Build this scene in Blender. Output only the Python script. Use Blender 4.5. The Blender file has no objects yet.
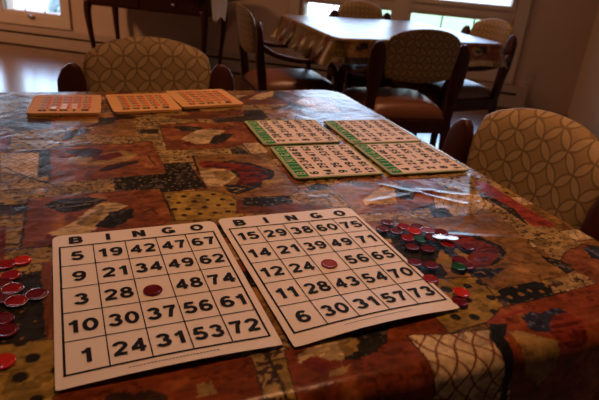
import bpy, bmesh, math, random
import numpy as np
from mathutils import Vector, Matrix
PI=math.pi
rnd=random.Random(7)
SC=bpy.context.scene
COL=SC.collection
TH=.75                     # table height
SKY=4.0; EXPO=-.33; WARM=(1.0,.46,.22)
LAMPS=[('ceiling_lamp_or_fill',(.42,4.0),.22,8),('overhead_lamp_or_fill',(.15,1.0),-.20,100),('overhead_lamp_or_fill',(.35,3.0),-.20,80),('ceiling_lamp_or_fill',(-3.7,3.9),.6,66)]  # far-table spot and far-left disk are unseen fills added to brighten the background
CP={'F1':(-.462,1.52,-67.5),'R4':(.475,.995,202.5),'L':(-.39,2.90,20),'N':(.50,2.40,103),'R':(1.08,3.34,205),'B':(.30,3.95,-70)}
PATCHES=[
('S',0,'olive',[(-1893,13087),(-1297,13060),(-1263,11309),(-1514,10865),(-1641,10815)]),
('T',0,None,[(-1854,12736),(-1475,12803),(-1474,11908),(-1740,11706)]),
('S',0,'red2',[(-1641,10815),(-1416,10363),(-1371,9287),(-1469,9253)]),
('D',0,'mustard',[(-1397,10325),(-491,10503),(-554,9529),(-752,9399),(-1366,9311)]),
('P',2.5,'dark',[(-1397,10314),(-1376,9307)]),
('P',1.5,'dark',[(-1397,10325),(-491,10503)]),
('S',0,'slate',[(-1678,11143),(-1264,11330),(-777,11230),(-753,10614),(-1329,10412),(-1502,10737),(-1627,10688)]),
('S',0,'red',[(-816,11297),(117,11302),(411,10832),(53,10573),(-770,10596)]),
('S',0,'gold2',[(-701,11119),(17,11122),(179,10897),(-264,10738),(-707,10783)]),
('S',0,'dark',[(77,11261),(265,11136),(439,10816),(173,10727),(-264,10574),(67,10873)]),
('S',0,'gold',[(402,10840),(882,11043),(802,9803),(212,9934),(-52,10487)]),
('S',0,'slate',[(-480,10377),(-299,10514),(-40,10454),(-127,10214),(-434,10071)]),
('S',0,'dark',[(-387,9779),(-12,9903),(380,9878),(408,9706),(32,9642),(-347,9608)]),
('T',0,None,[(-554,9529),(-349,10061),(-57,10206),(247,9930),(808,9862),(1102,9590),(1035,9483),(62,9555)]),
('C',0,None,[(-1476,9322),(-881,9242),(-849,8125),(-1379,8443)]),
('T',0,None,[(-1374,8402),(-845,8112),(209,8013),(199,7435),(-921,7335),(-1264,7401)]),
('P',2.5,'dark',[(-1333,8644),(-1009,8180),(-672,7851),(-506,7601)]),  # dark line paints in the shade of a cloth crease
('K',0,None,[(-892,9283),(-728,9295),(-685,8165),(-859,8127)]),
('S',0,'red',[(-739,9449),(1045,9568),(991,8029),(197,7933),(-680,7891)]),
('S',0,'red3',[(-666,8367),(174,8359),(1002,8409),(991,8029),(197,7933),(-680,7891)]),
('S',0,'dark2',[(-508,9228),(-345,9317),(-106,9347),(117,9227),(46,9034),(-144,8915),(-374,9070)]),
('S',0,'gold2',[(-419,8956),(-83,8882),(111,9075),(409,9187),(654,8946),(502,8674),(182,8537),(-120,8495),(-473,8640)]),
('P',1.6,'dark2',[(-148,8634),(118,8828),(367,9038)]),
('P',1.6,'dark2',[(-101,8719),(96,8666),(391,8909)]),
('S',0,'red2',[(-81,8954),(338,9093),(425,8929),(160,8726),(-70,8738)]),
('S',0,'dark2',[(-7,8259),(134,8477),(337,8559),(635,8630),(631,8513),(356,8374),(139,8234)]),
('P',1.8,'dark2',[(801,8925),(834,8624),(881,8335)]),
('P',1.4,'dark2',[(-412,8410),(-121,8450),(85,8373)]),
('T',0,None,[(823,11270),(1824,11581),(2096,10932),(2418,10933),(2272,10549),(1450,10494),(1222,10552),(1155,9583),(687,9700)]),
('S',0,'brown',[(1404,11182),(2184,11390),(3296,11726),(3095,11154),(2348,10909),(1602,10977)]),
('K',0,None,[(816,10335),(1171,10355),(1131,10032),(810,10069)]),
('T',0,None,[(961,9608),(1127,9645),(1159,9082),(1597,9075),(1489,8380),(1011,8407)]),
('K',0,None,[(2356,10946),(3087,11075),(3233,10675),(2967,10626),(2395,10631)]),
('S',0,'red',[(1217,10586),(2055,10715),(2287,10620),(2964,10663),(2895,9302),(2515,9204),(2186,9021),(1159,9082)]),
('P',1.3,'dark2',[(1217,10586),(1159,9082)]),
('S',0,'dark',[(1425,10462),(1690,10503),(2042,10329),(1919,10109),(1614,10078)]),
('S',0,'cream2',[(1477,9660),(1880,10146),(2167,10248),(2448,10049),(2121,9703),(2012,9328),(1717,9337)]),
('S',0,'red2',[(1494,9424),(1603,9526),(1681,9342),(1555,9246)]),
('S',0,'dark',[(1963,9363),(2144,9762),(2333,9899),(2558,9866),(2422,9604),(2252,9384),(2073,9262)]),
('S',0,'dark',[(3217,11559),(3601,11530),(3826,11175),(3452,10730),(3006,10772)]),
('T',0,None,[(2874,11843),(3236,11952),(4449,12061),(4419,11829),(3661,11569),(3123,11523)]),
('S',0,'brown',[(3445,12751),(4283,13352),(6115,13237),(6254,12620),(4836,12182),(4433,12014),(3247,11997)]),
('S',0,'cream2',[(3600,12563),(3997,13037),(4535,13400),(4348,12864),(3935,12477)]),
('S',0,'dark',[(4245,12713),(4589,13265),(4869,13134),(4617,12696),(4312,12507)]),
('S',0,'slate',[(4440,12109),(4662,12290),(4630,11632),(4387,11384)]),
('S',0,'gold',[(3648,11527),(4381,11650),(4404,11297),(4228,10816),(3588,10873)]),
('C',0,None,[(4706,12190),(5167,12692),(5514,12508),(5722,11983),(5520,11209),(4905,11433)]),
('S',0,'brown',[(4466,11466),(4888,11434),(5482,11125),(5291,10599),(4200,10739)]),
('P',2,'dark',[(4386,11315),(4721,11403),(4865,10718)]),
('S',0,'slate',[(5922,12530),(6130,12415),(6058,11720),(5729,11371),(5849,11926)]),
('S',0,'red2',[(6226,12622),(6369,11894),(6353,10794),(6439,10370),(5516,10700),(5785,11551)]),
('K',0,None,[(205,7932),(986,7987),(1016,8430),(1424,8437),(1490,7299),(866,7257),(199,7435)]),
('S',0,'red',[(-924,7368),(198,7417),(829,7412),(871,6321),(-72,5956),(-900,5986)]),
('P',2.6,'dark2',[(-924,7368),(-900,5986)]),
('P',1.2,'dark2',[(-900,5986),(-561,5968)]),
('P',1.6,'dark2',[(829,7412),(871,6321)]),
('S',0,'dark',[(-721,7118),(-622,7244),(-448,7291),(-140,7269),(118,7152),(-67,7038),(-145,6925),(-294,6846),(-512,6860)]),
('P',0.9,'gold2',[(-640,7086),(-395,7167),(-78,7139)]),
('P',0.9,'gold2',[(-576,6995),(-332,7026),(-143,7053)]),
('S',0,'cream2',[(-146,6863),(-16,7044),(159,7060),(341,6925),(201,6762),(-33,6510),(-86,6297),(-271,6101),(-416,6184),(-679,6204),(-629,6308),(-364,6523)]),
('S',0,'gold2',[(-317,6485),(-123,6766),(31,6922),(-30,6597),(-132,6335)]),
('S',0,'dark',[(-114,6358),(17,6558),(99,6736),(280,6809),(409,6799),(376,6558),(252,6393),(101,6285)]),
('S',0,'red2',[(-678,6191),(-639,6284),(-516,6206),(-425,6110),(-576,6069)]),
('P',1.8,'dark2',[(512,6652),(638,6737),(685,6571)]),
('S',0,'red2',[(-768,5932),(-592,5939),(-607,5815),(-688,5788),(-752,5848)]),
('D2',0,'mustard',[(862,7225),(1748,7225),(1868,6625),(1798,6204),(871,6321)]),
('P',1.2,'dark2',[(862,7225),(896,6316)]),
('T',0,None,[(1596,9021),(2319,9031),(2530,9115),(2948,8833),(2883,8624),(1532,8666)]),
('S',0,'gold',[(1541,8716),(2891,8650),(2867,7740),(2885,6979),(2655,6793),(1901,6863),(1488,7288)]),
('S',0,'gold2',[(2729,8489),(2895,8311),(2770,7406),(2442,7217),(2420,7467),(2718,7765)]),
('P',3,'dark2',[(1541,8716),(1488,7288)]),
('P',1.2,'dark2',[(1541,8716),(2891,8650)]),
('S',0,'dark',[(1977,8352),(2162,8397),(2471,8227),(2741,7784),(2607,7477),(2408,7427),(2327,7159),(2105,7278),(2065,7612)]),
('S',0,'redbird',[(1581,8384),(1721,8440),(1945,8367),(2411,8140),(2632,7824),(2454,7809),(2566,7613),(2322,7360),(2131,7313),(1949,7346),(2123,7645),(2103,7957),(1772,8079),(1592,8131)]),
('S',0,'cream2',[(1519,8007),(1764,8080),(1963,8002),(2094,7736),(1911,7514),(1767,7339),(1558,7337),(1508,7544)]),
('S',0,'gold2',[(1747,7926),(1948,7937),(2034,7746),(1850,7525),(1706,7591)]),
('S',0,'dark',[(1776,7376),(1955,7368),(2115,7256),(2307,7202),(2119,7100),(1891,6996),(1775,7144)]),
('Q',0.9,'cream2',[(1795,7294),(1856,7225),(1945,7267),(2000,7179),(2085,7203),(1873,7107),(1957,7073)]),
('K',0,None,[(2270,8982),(2508,9033),(2545,8705),(2244,8727)]),
('C',0,None,[(2575,9283),(2903,9283),(2943,8723),(2588,8640)]),
('S',0,'brown',[(1836,6840),(2570,6557),(3398,6324),(3324,6099),(1714,6361)]),
('K',0,None,[(1896,6843),(2205,6860),(2659,6807),(2616,6555),(2252,6516),(1882,6589)]),
('T',0,None,[(2684,6787),(2902,6937),(3410,6902),(3361,6262),(2977,6390),(2629,6545)]),
('K',0,None,[(3005,7076),(3226,7158),(3407,7135),(3407,6935),(3082,6903)]),
('S',0,'red',[(3420,7042),(3759,7321),(4754,7196),(5432,6943),(5352,6652),(4715,6102),(4123,5938),(3411,6015)]),
('P',1.6,'dark2',[(3403,7004),(3411,6015)]),
('S',0,'slate',[(3670,7207),(3910,7252),(4135,7039),(4102,6853),(3794,6974)]),
('S',0,'cream2',[(3739,6475),(4112,6754),(4364,6914),(4556,6922),(4368,6626),(4173,6226),(3893,6249),(3653,6239)]),
('S',0,'gold2',[(4294,6990),(4532,7012),(4502,6764),(4273,6684)]),
('S',0,'blue',[(4466,6896),(4498,6724),(4676,6879),(4745,6761),(4717,6534),(4469,6279),(4285,6371),(4364,6587)]),
('S',0,'red2',[(3653,6239),(3786,6302),(3944,6217),(3771,6146)]),
('D',0,'mustard',[(5293,6887),(5823,7060),(6138,7054),(5913,6486),(5277,6337)]),
('C',0,None,[(4858,6280),(5289,6395),(5730,6252),(5543,5866),(5175,5656),(4765,5655),(4652,5900)]),
('S',0,'blue',[(4559,5919),(4846,5950),(4806,5664),(4603,5574),(4462,5668)]),
('T',0,None,[(3411,6015),(4123,5938),(4568,5987),(4443,5639),(3909,5686),(3652,5804)]),
('S',0,'gold',[(3679,5735),(4462,5668),(5191,5653),(5572,5645),(5411,4847),(5305,4616),(5241,3952),(4854,3911),(4109,3902),(4053,4172),(3560,4270),(3616,5188)]),
('S',0,'redband',[(6057,6835),(6224,6670),(6171,5779),(6153,5054),(5783,5038),(5841,5626),(5859,6391)]),
('K',0,None,[(5803,6319),(5927,5680),(5775,5231),(5625,5166),(5715,5546),(5676,6183)]),
('T',0,None,[(5752,6129),(5741,5576),(5726,5176),(6085,5004),(6093,4522),(5383,4206),(5389,4823),(5523,5585)]),
('K',0,None,[(5290,4620),(5252,4415),(5437,4244),(5504,4016),(5258,3957),(5222,4244)]),
('S',0,'red',[(5437,4244),(5699,4418),(6122,4516),(6147,4289),(6071,3613),(5421,3349),(5435,3724)]),
('S',0,'blue',[(6011,4429),(6176,4447),(6195,4332),(6161,4126),(5984,4065),(5908,4185)]),
('S',0,'black2',[(3616,5593),(3998,5512),(4346,5346),(4392,5129),(3821,4573),(3755,4311),(3487,4160),(3302,4206),(3350,4732)]),
('S',0,'dark',[(4265,5274),(4510,5296),(4769,5018),(4905,4734),(4809,4543),(4529,4359),(4051,4285),(4085,4369),(4060,4925)]),
('S',0,'redbird',[(4224,5166),(4488,5196),(4684,4951),(4820,4672),(4631,4482),(4368,4349),(4004,4319),(4023,4526),(4416,4686),(4271,4959)]),
('P',2,'dark',[(4469,4673),(4675,4652),(4801,4571)]),
('S',0,'gold2',[(3998,4833),(4245,4856),(4287,4638),(4065,4421),(3862,4422),(3771,4585)]),
('S',0,'dark',[(4035,4799),(4177,4740),(4148,4595),(3992,4607)]),
('S',0,'blue',[(4002,4297),(4210,4339),(4396,4271),(4633,4262),(4424,4195),(4232,4106),(4014,4160)]),
('Q',1.0,'gold2',[(4086,4254),(4187,4252),(4204,4180)]),
('D3',0,'mustard',[(3512,4249),(4072,4179),(3981,3582),(3617,3410),(3101,3358),(3062,3729)]),
('P',1.4,'dark2',[(3512,4249),(4072,4179),(3981,3582)]),
('P',1.2,'dark2',[(3101,3358),(3606,3396)]),
('K3',0,None,[(4113,3872),(4481,3915),(4790,3913),(4754,3667),(4397,3629),(4048,3612)]),
('T',0,None,[(4898,3886),(5449,3948),(5460,3718),(4730,3645)]),
('S',0,'redfront',[(3563,3374),(3913,3581),(4740,3622),(5441,3700),(5664,3287),(6383,1078),(3566,1966),(3556,2916)]),
('P',3,'redband',[(3617,3410),(3879,3445),(4233,3480)]),
('S',0,'blue',[(4029,3389),(4206,3450),(4290,3392),(4555,3435),(4606,3329),(4332,3153),(4155,3098),(3972,3166)]),
('S',0,'redbird',[(4381,3314),(4594,3331),(4655,3172),(4520,2931),(4303,2847),(4118,3068)]),
('S',0,'gold2',[(3714,3251),(3927,3145),(4147,2985),(4104,2721),(3916,2567),(3704,2752)]),
('C3',0,None,[(2671,3450),(3106,3349),(3550,3311),(3453,3149),(3465,2760),(3311,2460),(2674,2700)]),
('S',0,'blackfront',[(3616,3377),(3789,3331),(3613,3138),(3521,2602),(3609,2097),(3386,2164),(3465,2760),(3453,3149)]),
('S',0,'redfront',[(1447,3560),(3134,3746),(3097,3352),(2666,3451),(2674,2700),(2771,2216),(1312,2675)]),
('S',0,'dark',[(2070,3581),(2590,3631),(2407,3385),(2254,3297),(2078,3275),(1916,3293),(2049,3424)]),
('S',0,'cream2',[(1543,3451),(1687,3523),(1846,3566),(2124,3581),(2144,3471),(2061,3364),(1922,3305),(1754,3325),(1606,3366),(1524,3349)]),
('S',0,'gold2',[(1981,3545),(2170,3523),(2109,3379),(1951,3324),(1946,3423)]),
('S',0,'red2',[(1559,3392),(1665,3417),(1773,3346),(1823,3239),(1640,3213),(1557,3287)]),
('S',0,'gold2',[(1741,3185),(1950,3217),(1859,3126),(1713,3131)]),
('T3',0,None,[(1120,3581),(1280,3606),(1289,3312),(1253,3034),(1275,2687),(1076,2750),(1097,3328)]),
('P',2.5,'dark2',[(1281,3578),(1291,3237),(1286,2800)]),
('S',0,'redfront',[(-467,3653),(609,3629),(1128,3565),(1122,3321),(1076,2750),(-450,3184)]),
('S',0,'gold2',[(610,3358),(740,3344),(743,3205),(598,3202)]),
('S',0,'dark2',[(-100,3425),(6,3439),(131,3381),(232,3396),(363,3314),(366,3226),(-103,3340)]),
('S',0,'dark2',[(-1214,6958),(-962,6936),(-1003,7158),(-1235,7142)]),
('T',0,None,[(-1205,6868),(-959,6906),(-904,5975),(-550,5942),(-517,5594),(-656,5397),(-876,5410),(-1041,5391)]),
('S',0,'red2',[(-1176,6612),(-1113,6625),(-1029,5714),(-1078,5726)]),
('K2',0,None,[(-1074,5361),(-876,5410),(-657,5407),(-601,4879),(-555,4273),(-761,4259),(-947,4268)]),
('W',0,None,[(-668,5608),(-519,5638),(-472,4236),(-555,4273),(-610,4881)]),
('D3',0,'mustard',[(-963,4273),(-554,4251),(-423,4223),(-406,3557),(-462,3519),(-481,3289),(-860,3400)]),
]
# ------------------------------------------------------------------ materials
def nmat(name):
    m=bpy.data.materials.new(name); m.use_nodes=True
    nt=m.node_tree; b=nt.nodes['Principled BSDF']; return m,nt,b
def N(nt,t,**k):
    n=nt.nodes.new(t)
    for a,v in k.items():
        if a.startswith('i_'):
            key=a[2:].replace('_',' ')
            n.inputs[int(key) if key.isdigit() else key].default_value=v
        else: setattr(n,a,v)
    return n
def L(nt,a,b): nt.links.new(a,b)
def c4(c): return (c[0],c[1],c[2],1)
def mixcol(nt,fac,a,b):
    n=nt.nodes.new('ShaderNodeMix'); n.data_type='RGBA'
    for s,v in ((0,fac),(6,a),(7,b)):
        if hasattr(v,'is_output'): nt.links.new(v,n.inputs[s])
        else: n.inputs[s].default_value=v if s==0 else c4(v)
    return n.outputs[2]
def simple(name,col,rough=.5,var=.12,scale=14,bump=0,spec=.5,metal=0,stretch=None,coat=0):
    m,nt,b=nmat(name)
    tc=N(nt,'ShaderNodeTexCoord'); mp=N(nt,'ShaderNodeMapping')
    if stretch: mp.inputs['Scale'].default_value=stretch
    L(nt,tc.outputs['Object'],mp.inputs['Vector'])
    no=N(nt,'ShaderNodeTexNoise',i_Scale=scale,i_Detail=5.)
    L(nt,mp.outputs[0],no.inputs['Vector'])
    o=mixcol(nt,no.outputs['Fac'],[c*(1-var*2) for c in col],[min(1,c*(1+var*2)) for c in col])
    L(nt,o,b.inputs['Base Color'])
    b.inputs['Roughness'].default_value=rough; b.inputs['Specular IOR Level'].default_value=spec
    b.inputs['Metallic'].default_value=metal; b.inputs['Coat Weight'].default_value=coat
    b.inputs['Coat Roughness'].default_value=.15
    if bump:
        bn=N(nt,'ShaderNodeBump',i_Strength=bump,i_Distance=.002); L(nt,no.outputs['Fac'],bn.inputs['Height']); L(nt,bn.outputs[0],b.inputs['Normal'])
    return m
WOOD=simple('dark_mahogany',(.046,.011,.006),.36,.35,9,stretch=(6,6,.8),spec=.22)
LEATHER=simple('brown_leather',(.15,.050,.018),.38,.15,30,.25)
PAINT=simple('wall_paint',(.58,.44,.33),.75,.03,3)
TRIMP=simple('trim_paint',(.62,.52,.42),.5,.03,4)
HEAT=simple('heater_enamel',(.46,.36,.28),.5,.04,4)
DARKSLOT=simple('heater_slot',(.03,.02,.018),.8)
CEIL=simple('ceiling_paint',(.62,.56,.5),.9,.03,3)
PAPER=simple('card_paper',(.70,.64,.58),.45,.03,6,spec=.35)
INK=simple('black_ink',(.007,.006,.006),.7,spec=.1)
GREEN=simple('green_ink',(.012,.20,.035),.7,.1,spec=.05)
PALEINK=simple('pale_ink',(.55,.55,.34),.7,spec=.05)
CARDB=simple('cardboard',(.70,.58,.46),.6,.04,20,spec=.1)
OLIVE=simple('card_border',(.27,.30,.07),.6,spec=.1)
ORANGE=simple('orange_board',(.62,.335,.115),.6,.08,16,stretch=(1,5,1),spec=.06)
SHUT=simple('red_shutter',(.66,.04,.015),.45,spec=.3)
WINDOWNUM=simple('card_window',(.42,.30,.16),.4)
GLARE=simple('painted_glare',(.9,.8,.5),.2)  # cream colour painted in for a bright reflection on a card
PLAST=simple('plastic_ivory',(.5,.42,.32),.4)
METAL=simple('brushed_metal',(.75,.75,.75),.25,.05,10,metal=1)
WHITECLOTH=simple('white_cotton',(.86,.88,.92),.85,.06,30,.4)
STRAW=simple('dried_stems',(.10,.06,.035),.8,.3,30)
BOW=simple('pale_ribbon',(.55,.38,.24),.7)
BASKET=simple('woven_basket',(.07,.035,.02),.7,.4,60,.6)
BUSH=simple('shrub_leaves',(.12,.19,.20),.8,.4,8)
def chipmat(name,c):
    m,nt,b=nmat(name)
    no=N(nt,'ShaderNodeTexNoise',i_Scale=60.); o=mixcol(nt,no.outputs['Fac'],[x*.8 for x in c],c); L(nt,o,b.inputs['Base Color'])
    b.inputs['Roughness'].default_value=.16; b.inputs['Transmission Weight'].default_value=.35; b.inputs['IOR'].default_value=1.45
    return m
CHIP=[chipmat('red_plastic',(.36,.010,.018)),chipmat('dark_red_plastic',(.17,.006,.016)),chipmat('green_plastic',(.01,.10,.04)),chipmat('scarlet_plastic',(.72,.03,.015))]
# upholstery: overlapping circles
def upholstery():
    m,nt,b=nmat('patterned_upholstery')
    tc=N(nt,'ShaderNodeTexCoord'); se=N(nt,'ShaderNodeSeparateXYZ'); L(nt,tc.outputs['Object'],se.inputs[0])
    def M(op,a,bb=None,cc=None):
        n=nt.nodes.new('ShaderNodeMath'); n.operation=op
        for i,v in enumerate((a,bb,cc)):
            if v is None: continue
            if hasattr(v,'is_output'): nt.links.new(v,n.inputs[i])
            else: n.inputs[i].default_value=v
        return n.outputs[0]
    s=.047*1.4142
    X=M('DIVIDE',M('ADD',se.outputs['X'],se.outputs['Z']),s); Y=M('DIVIDE',M('SUBTRACT',se.outputs['Z'],se.outputs['X']),s)
    gx=M('ABSOLUTE',M('SUBTRACT',M('FRACT',X),.5)); gy=M('ABSOLUTE',M('SUBTRACT',M('FRACT',Y),.5))
    def ring(cx,cy):
        dx=M('SUBTRACT',gx,cx); dy=M('SUBTRACT',gy,cy)
        return M('ABSOLUTE',M('SUBTRACT',M('SQRT',M('ADD',M('MULTIPLY',dx,dx),M('MULTIPLY',dy,dy))),.7071))
    inside=M('MULTIPLY',M('MINIMUM',ring(0,0),M('MINIMUM',ring(1,0),ring(0,1))),1.0)
    line=M('LESS_THAN',inside,.042)
    # petals: outside own inscribed region = closer than r to a neighbour centre
    def dd(cx,cy):
        dx=M('SUBTRACT',gx,cx); dy=M('SUBTRACT',gy,cy)
        return M('SQRT',M('ADD',M('MULTIPLY',dx,dx),M('MULTIPLY',dy,dy)))
    petal=M('LESS_THAN',M('MINIMUM',dd(1,0),dd(0,1)),.7071)
    star=M('LESS_THAN',M('ABSOLUTE',M('SUBTRACT',gx,gy)),.035)
    star2=M('LESS_THAN',M('MINIMUM',gx,gy),.0)
    no=N(nt,'ShaderNodeTexNoise',i_Scale=220.,i_Detail=3.); L(nt,tc.outputs['Object'],no.inputs['Vector'])
    ground=mixcol(nt,no.outputs['Fac'],(.22,.145,.055),(.29,.19,.075))
    pet=mixcol(nt,no.outputs['Fac'],(.28,.195,.085),(.36,.25,.115))
    c=mixcol(nt,M('MULTIPLY',star,.45),ground,(.25,.145,.055))
    c=mixcol(nt,petal,c,pet)
    c=mixcol(nt,M('MULTIPLY',line,.85),c,(.13,.075,.02))
    L(nt,c,b.inputs['Base Color']); b.inputs['Roughness'].default_value=.7
    bn=N(nt,'ShaderNodeBump',i_Strength=.25,i_Distance=.001); L(nt,no.outputs['Fac'],bn.inputs['Height']); L(nt,bn.outputs[0],b.inputs['Normal'])
    return m
UPH=upholstery()
def floormat():
    m,nt,b=nmat('wood_floor')
    tc=N(nt,'ShaderNodeTexCoord'); mp=N(nt,'ShaderNodeMapping'); mp.inputs['Rotation'].default_value=(0,0,.21)
    L(nt,tc.outputs['Object'],mp.inputs[0])
    br=N(nt,'ShaderNodeTexBrick',i_Scale=1.); br.inputs['Brick Width'].default_value=.9; br.inputs['Row Height'].default_value=.07
    br.inputs['Mortar Size'].default_value=.0015; br.inputs['Color1'].default_value=(.13,.055,.022,1); br.inputs['Color2'].default_value=(.20,.085,.035,1); br.inputs['Mortar'].default_value=(.02,.01,.006,1)
    L(nt,mp.outputs[0],br.inputs['Vector'])
    mp2=N(nt,'ShaderNodeMapping'); mp2.inputs['Scale'].default_value=(2,40,1); L(nt,mp.outputs[0],mp2.inputs[0])
    no=N(nt,'ShaderNodeTexNoise',i_Scale=2.,i_Detail=6.); L(nt,mp2.outputs[0],no.inputs['Vector'])
    mu=nt.nodes.new('ShaderNodeMix'); mu.data_type='RGBA'; mu.blend_type='MULTIPLY'; mu.inputs[0].default_value=.6
    L(nt,br.outputs['Color'],mu.inputs[6]); L(nt,no.outputs['Color'],mu.inputs[7]); L(nt,mu.outputs[2],b.inputs['Base Color'])
    b.inputs['Roughness'].default_value=.26; b.inputs['Coat Weight'].default_value=1; b.inputs['Coat Roughness'].default_value=.2
    return m
FLOOR=floormat()
def glassmat():
    m=bpy.data.materials.new('window_glass'); m.use_nodes=True; nt=m.node_tree; nt.nodes.clear()
    o=N(nt,'ShaderNodeOutputMaterial'); t=N(nt,'ShaderNodeBsdfTransparent'); g=N(nt,'ShaderNodeBsdfGlossy',i_Roughness=.02)
    fr=N(nt,'ShaderNodeFresnel',i_IOR=1.35); mx=N(nt,'ShaderNodeMixShader')
    L(nt,fr.outputs[0],mx.inputs[0]); L(nt,t.outputs[0],mx.inputs[1]); L(nt,g.outputs[0],mx.inputs[2]); L(nt,mx.outputs[0],o.inputs[0])
    return m
GLASS=glassmat()
def outmat(name,c1,c2,sc):
    m,nt,b=nmat(name); tc=N(nt,'ShaderNodeTexCoord'); no=N(nt,'ShaderNodeTexNoise',i_Scale=sc,i_Detail=6.); L(nt,tc.outputs['Object'],no.inputs['Vector'])
    L(nt,mixcol(nt,no.outputs['Fac'],c1,c2),b.inputs['Base Color']); b.inputs['Roughness'].default_value=.9; return m
GRASS=outmat('lawn_grass',(.08,.17,.065),(.15,.24,.11),5.)
PAVE=outmat('pale_pavement',(.55,.57,.62),(.75,.76,.8),2.)
def clothmat(name,rough,v0=.66,v1=1.34,sp=.14):
    m,nt,b=nmat(name)
    at=N(nt,'ShaderNodeAttribute'); at.attribute_name='print'
    tc=N(nt,'ShaderNodeTexCoord')
    no=N(nt,'ShaderNodeTexNoise',i_Scale=170.,i_Detail=4.); L(nt,tc.outputs['Object'],no.inputs['Vector'])
    hs=N(nt,'ShaderNodeHueSaturation'); L(nt,at.outputs['Color'],hs.inputs['Color'])
    mr=N(nt,'ShaderNodeMapRange'); mr.inputs['To Min'].default_value=v0; mr.inputs['To Max'].default_value=v1; L(nt,no.outputs['Fac'],mr.inputs['Value']); L(nt,mr.outputs[0],hs.inputs['Value'])
    L(nt,hs.outputs[0],b.inputs['Base Color'])
    b.inputs['Roughness'].default_value=rough; b.inputs['Specular IOR Level'].default_value=sp
    n2=N(nt,'ShaderNodeTexNoise',i_Scale=26.,i_Detail=3.,i_Distortion=.6); L(nt,tc.outputs['Object'],n2.inputs['Vector'])
    bn=N(nt,'ShaderNodeBump',i_Strength=.36,i_Distance=.005); L(nt,n2.outputs['Fac'],bn.inputs['Height']); L(nt,bn.outputs[0],b.inputs['Normal'])
    return m
CLOTH=clothmat('printed_vinyl',.25)
CLOTH2=clothmat('printed_vinyl_far',.30,.5,1.05,.2)
# ------------------------------------------------------------------ mesh helpers
def tagp(o,**k):
    for a,v in k.items():
        if v is not None: o[a]=v
    return o
def link(name,me,mats,parent=None,smooth=False):
    o=bpy.data.objects.new(name,me); COL.objects.link(o)
    for m in (mats if isinstance(mats,(list,tuple)) else [mats]): me.materials.append(m)
    if smooth:
        for p in me.polygons: p.use_smooth=True
    if parent: o.parent=parent
    return o
def fin(name,bm,mats,parent=None,smooth=False,bevel=0):
    if bevel:
        bmesh.ops.bevel(bm,geom=[e for e in bm.edges if len(e.link_faces)==2 and e.calc_face_angle(0)>.6],offset=bevel,segments=2,affect='EDGES',profile=.5)
    bmesh.ops.recalc_face_normals(bm,faces=bm.faces)
    me=bpy.data.meshes.new(name); bm.to_mesh(me); bm.free(); return link(name,me,mats,parent,smooth)
def box(bm,x0,x1,y0,y1,z0,z1,T=None,mi=0):
    vs=[bm.verts.new(((x0,x1)[i&1],(y0,y1)[(i>>1)&1],(z0,z1)[(i>>2)&1])) for i in range(8)]
    if T is not None:
        for v in vs: v.co=T@v.co
    for f in ((0,2,3,1),(4,5,7,6),(0,1,5,4),(2,6,7,3),(0,4,6,2),(1,3,7,5)):
        fc=bm.faces.new([vs[i] for i in f]); fc.material_index=mi
    return vs
def sweep(bm,pts,sec,up=(0,0,1)):
    """rectangular section along points; sec = list of (w,h) or one; returns nothing"""
    pts=[Vector(p) for p in pts]; n=len(pts); rings=[]
    if isinstance(sec,tuple): sec=[sec]*n
    for i,p in enumerate(pts):
        t=(pts[min(i+1,n-1)]-pts[max(i-1,0)]).normalized()
        u=Vector(up); s=t.cross(u)
        if s.length<1e-4: s=Vector((1,0,0))
        s.normalize(); u=s.cross(t).normalized(); w,h=sec[i]
        q=[]
        for k in range(12):
            a=2*PI*(k+.5)/12; ca,sa=math.cos(a),math.sin(a)
            f=lambda c:math.copysign(abs(c)**.45,c)
            q.append(bm.verts.new(p+s*(w/2*f(ca))+u*(h/2*f(sa))))
        rings.append(q)
    for a,b in zip(rings,rings[1:]):
        for k in range(12): bm.faces.new((a[k],a[(k+1)%12],b[(k+1)%12],b[k]))
    bm.faces.new(rings[0][::-1]); bm.faces.new(rings[-1])
def spl(pts,n=6):
    pts=[Vector(p) for p in pts]; out=[]
    P=[2*pts[0]-pts[1]]+pts+[2*pts[-1]-pts[-2]]
    for i in range(1,len(P)-2):
        for k in range(n):
            t=k/n; a,b,c,d=P[i-1],P[i],P[i+1],P[i+2]
            out.append(.5*((2*b)+(c-a)*t+(2*a-5*b+4*c-d)*t*t+(3*b-a-3*c+d)*t**3))
    out.append(pts[-1]); return out
def empty(name,loc,rz=0,**k):
    o=bpy.data.objects.new(name,None); COL.objects.link(o); o.location=loc; o.rotation_euler=(0,0,rz); o.empty_display_size=.1
    return tagp(o,**k)
def dup(root,loc,rz,**k):
    r=root.copy(); COL.objects.link(r); r.location=loc; r.rotation_euler=(0,0,rz); tagp(r,**k)
    for ch in list(root.children):
        c=ch.copy(); COL.objects.link(c); c.parent=r
        for g in list(ch.children):
            d=g.copy(); COL.objects.link(d); d.parent=c
    return r
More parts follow.
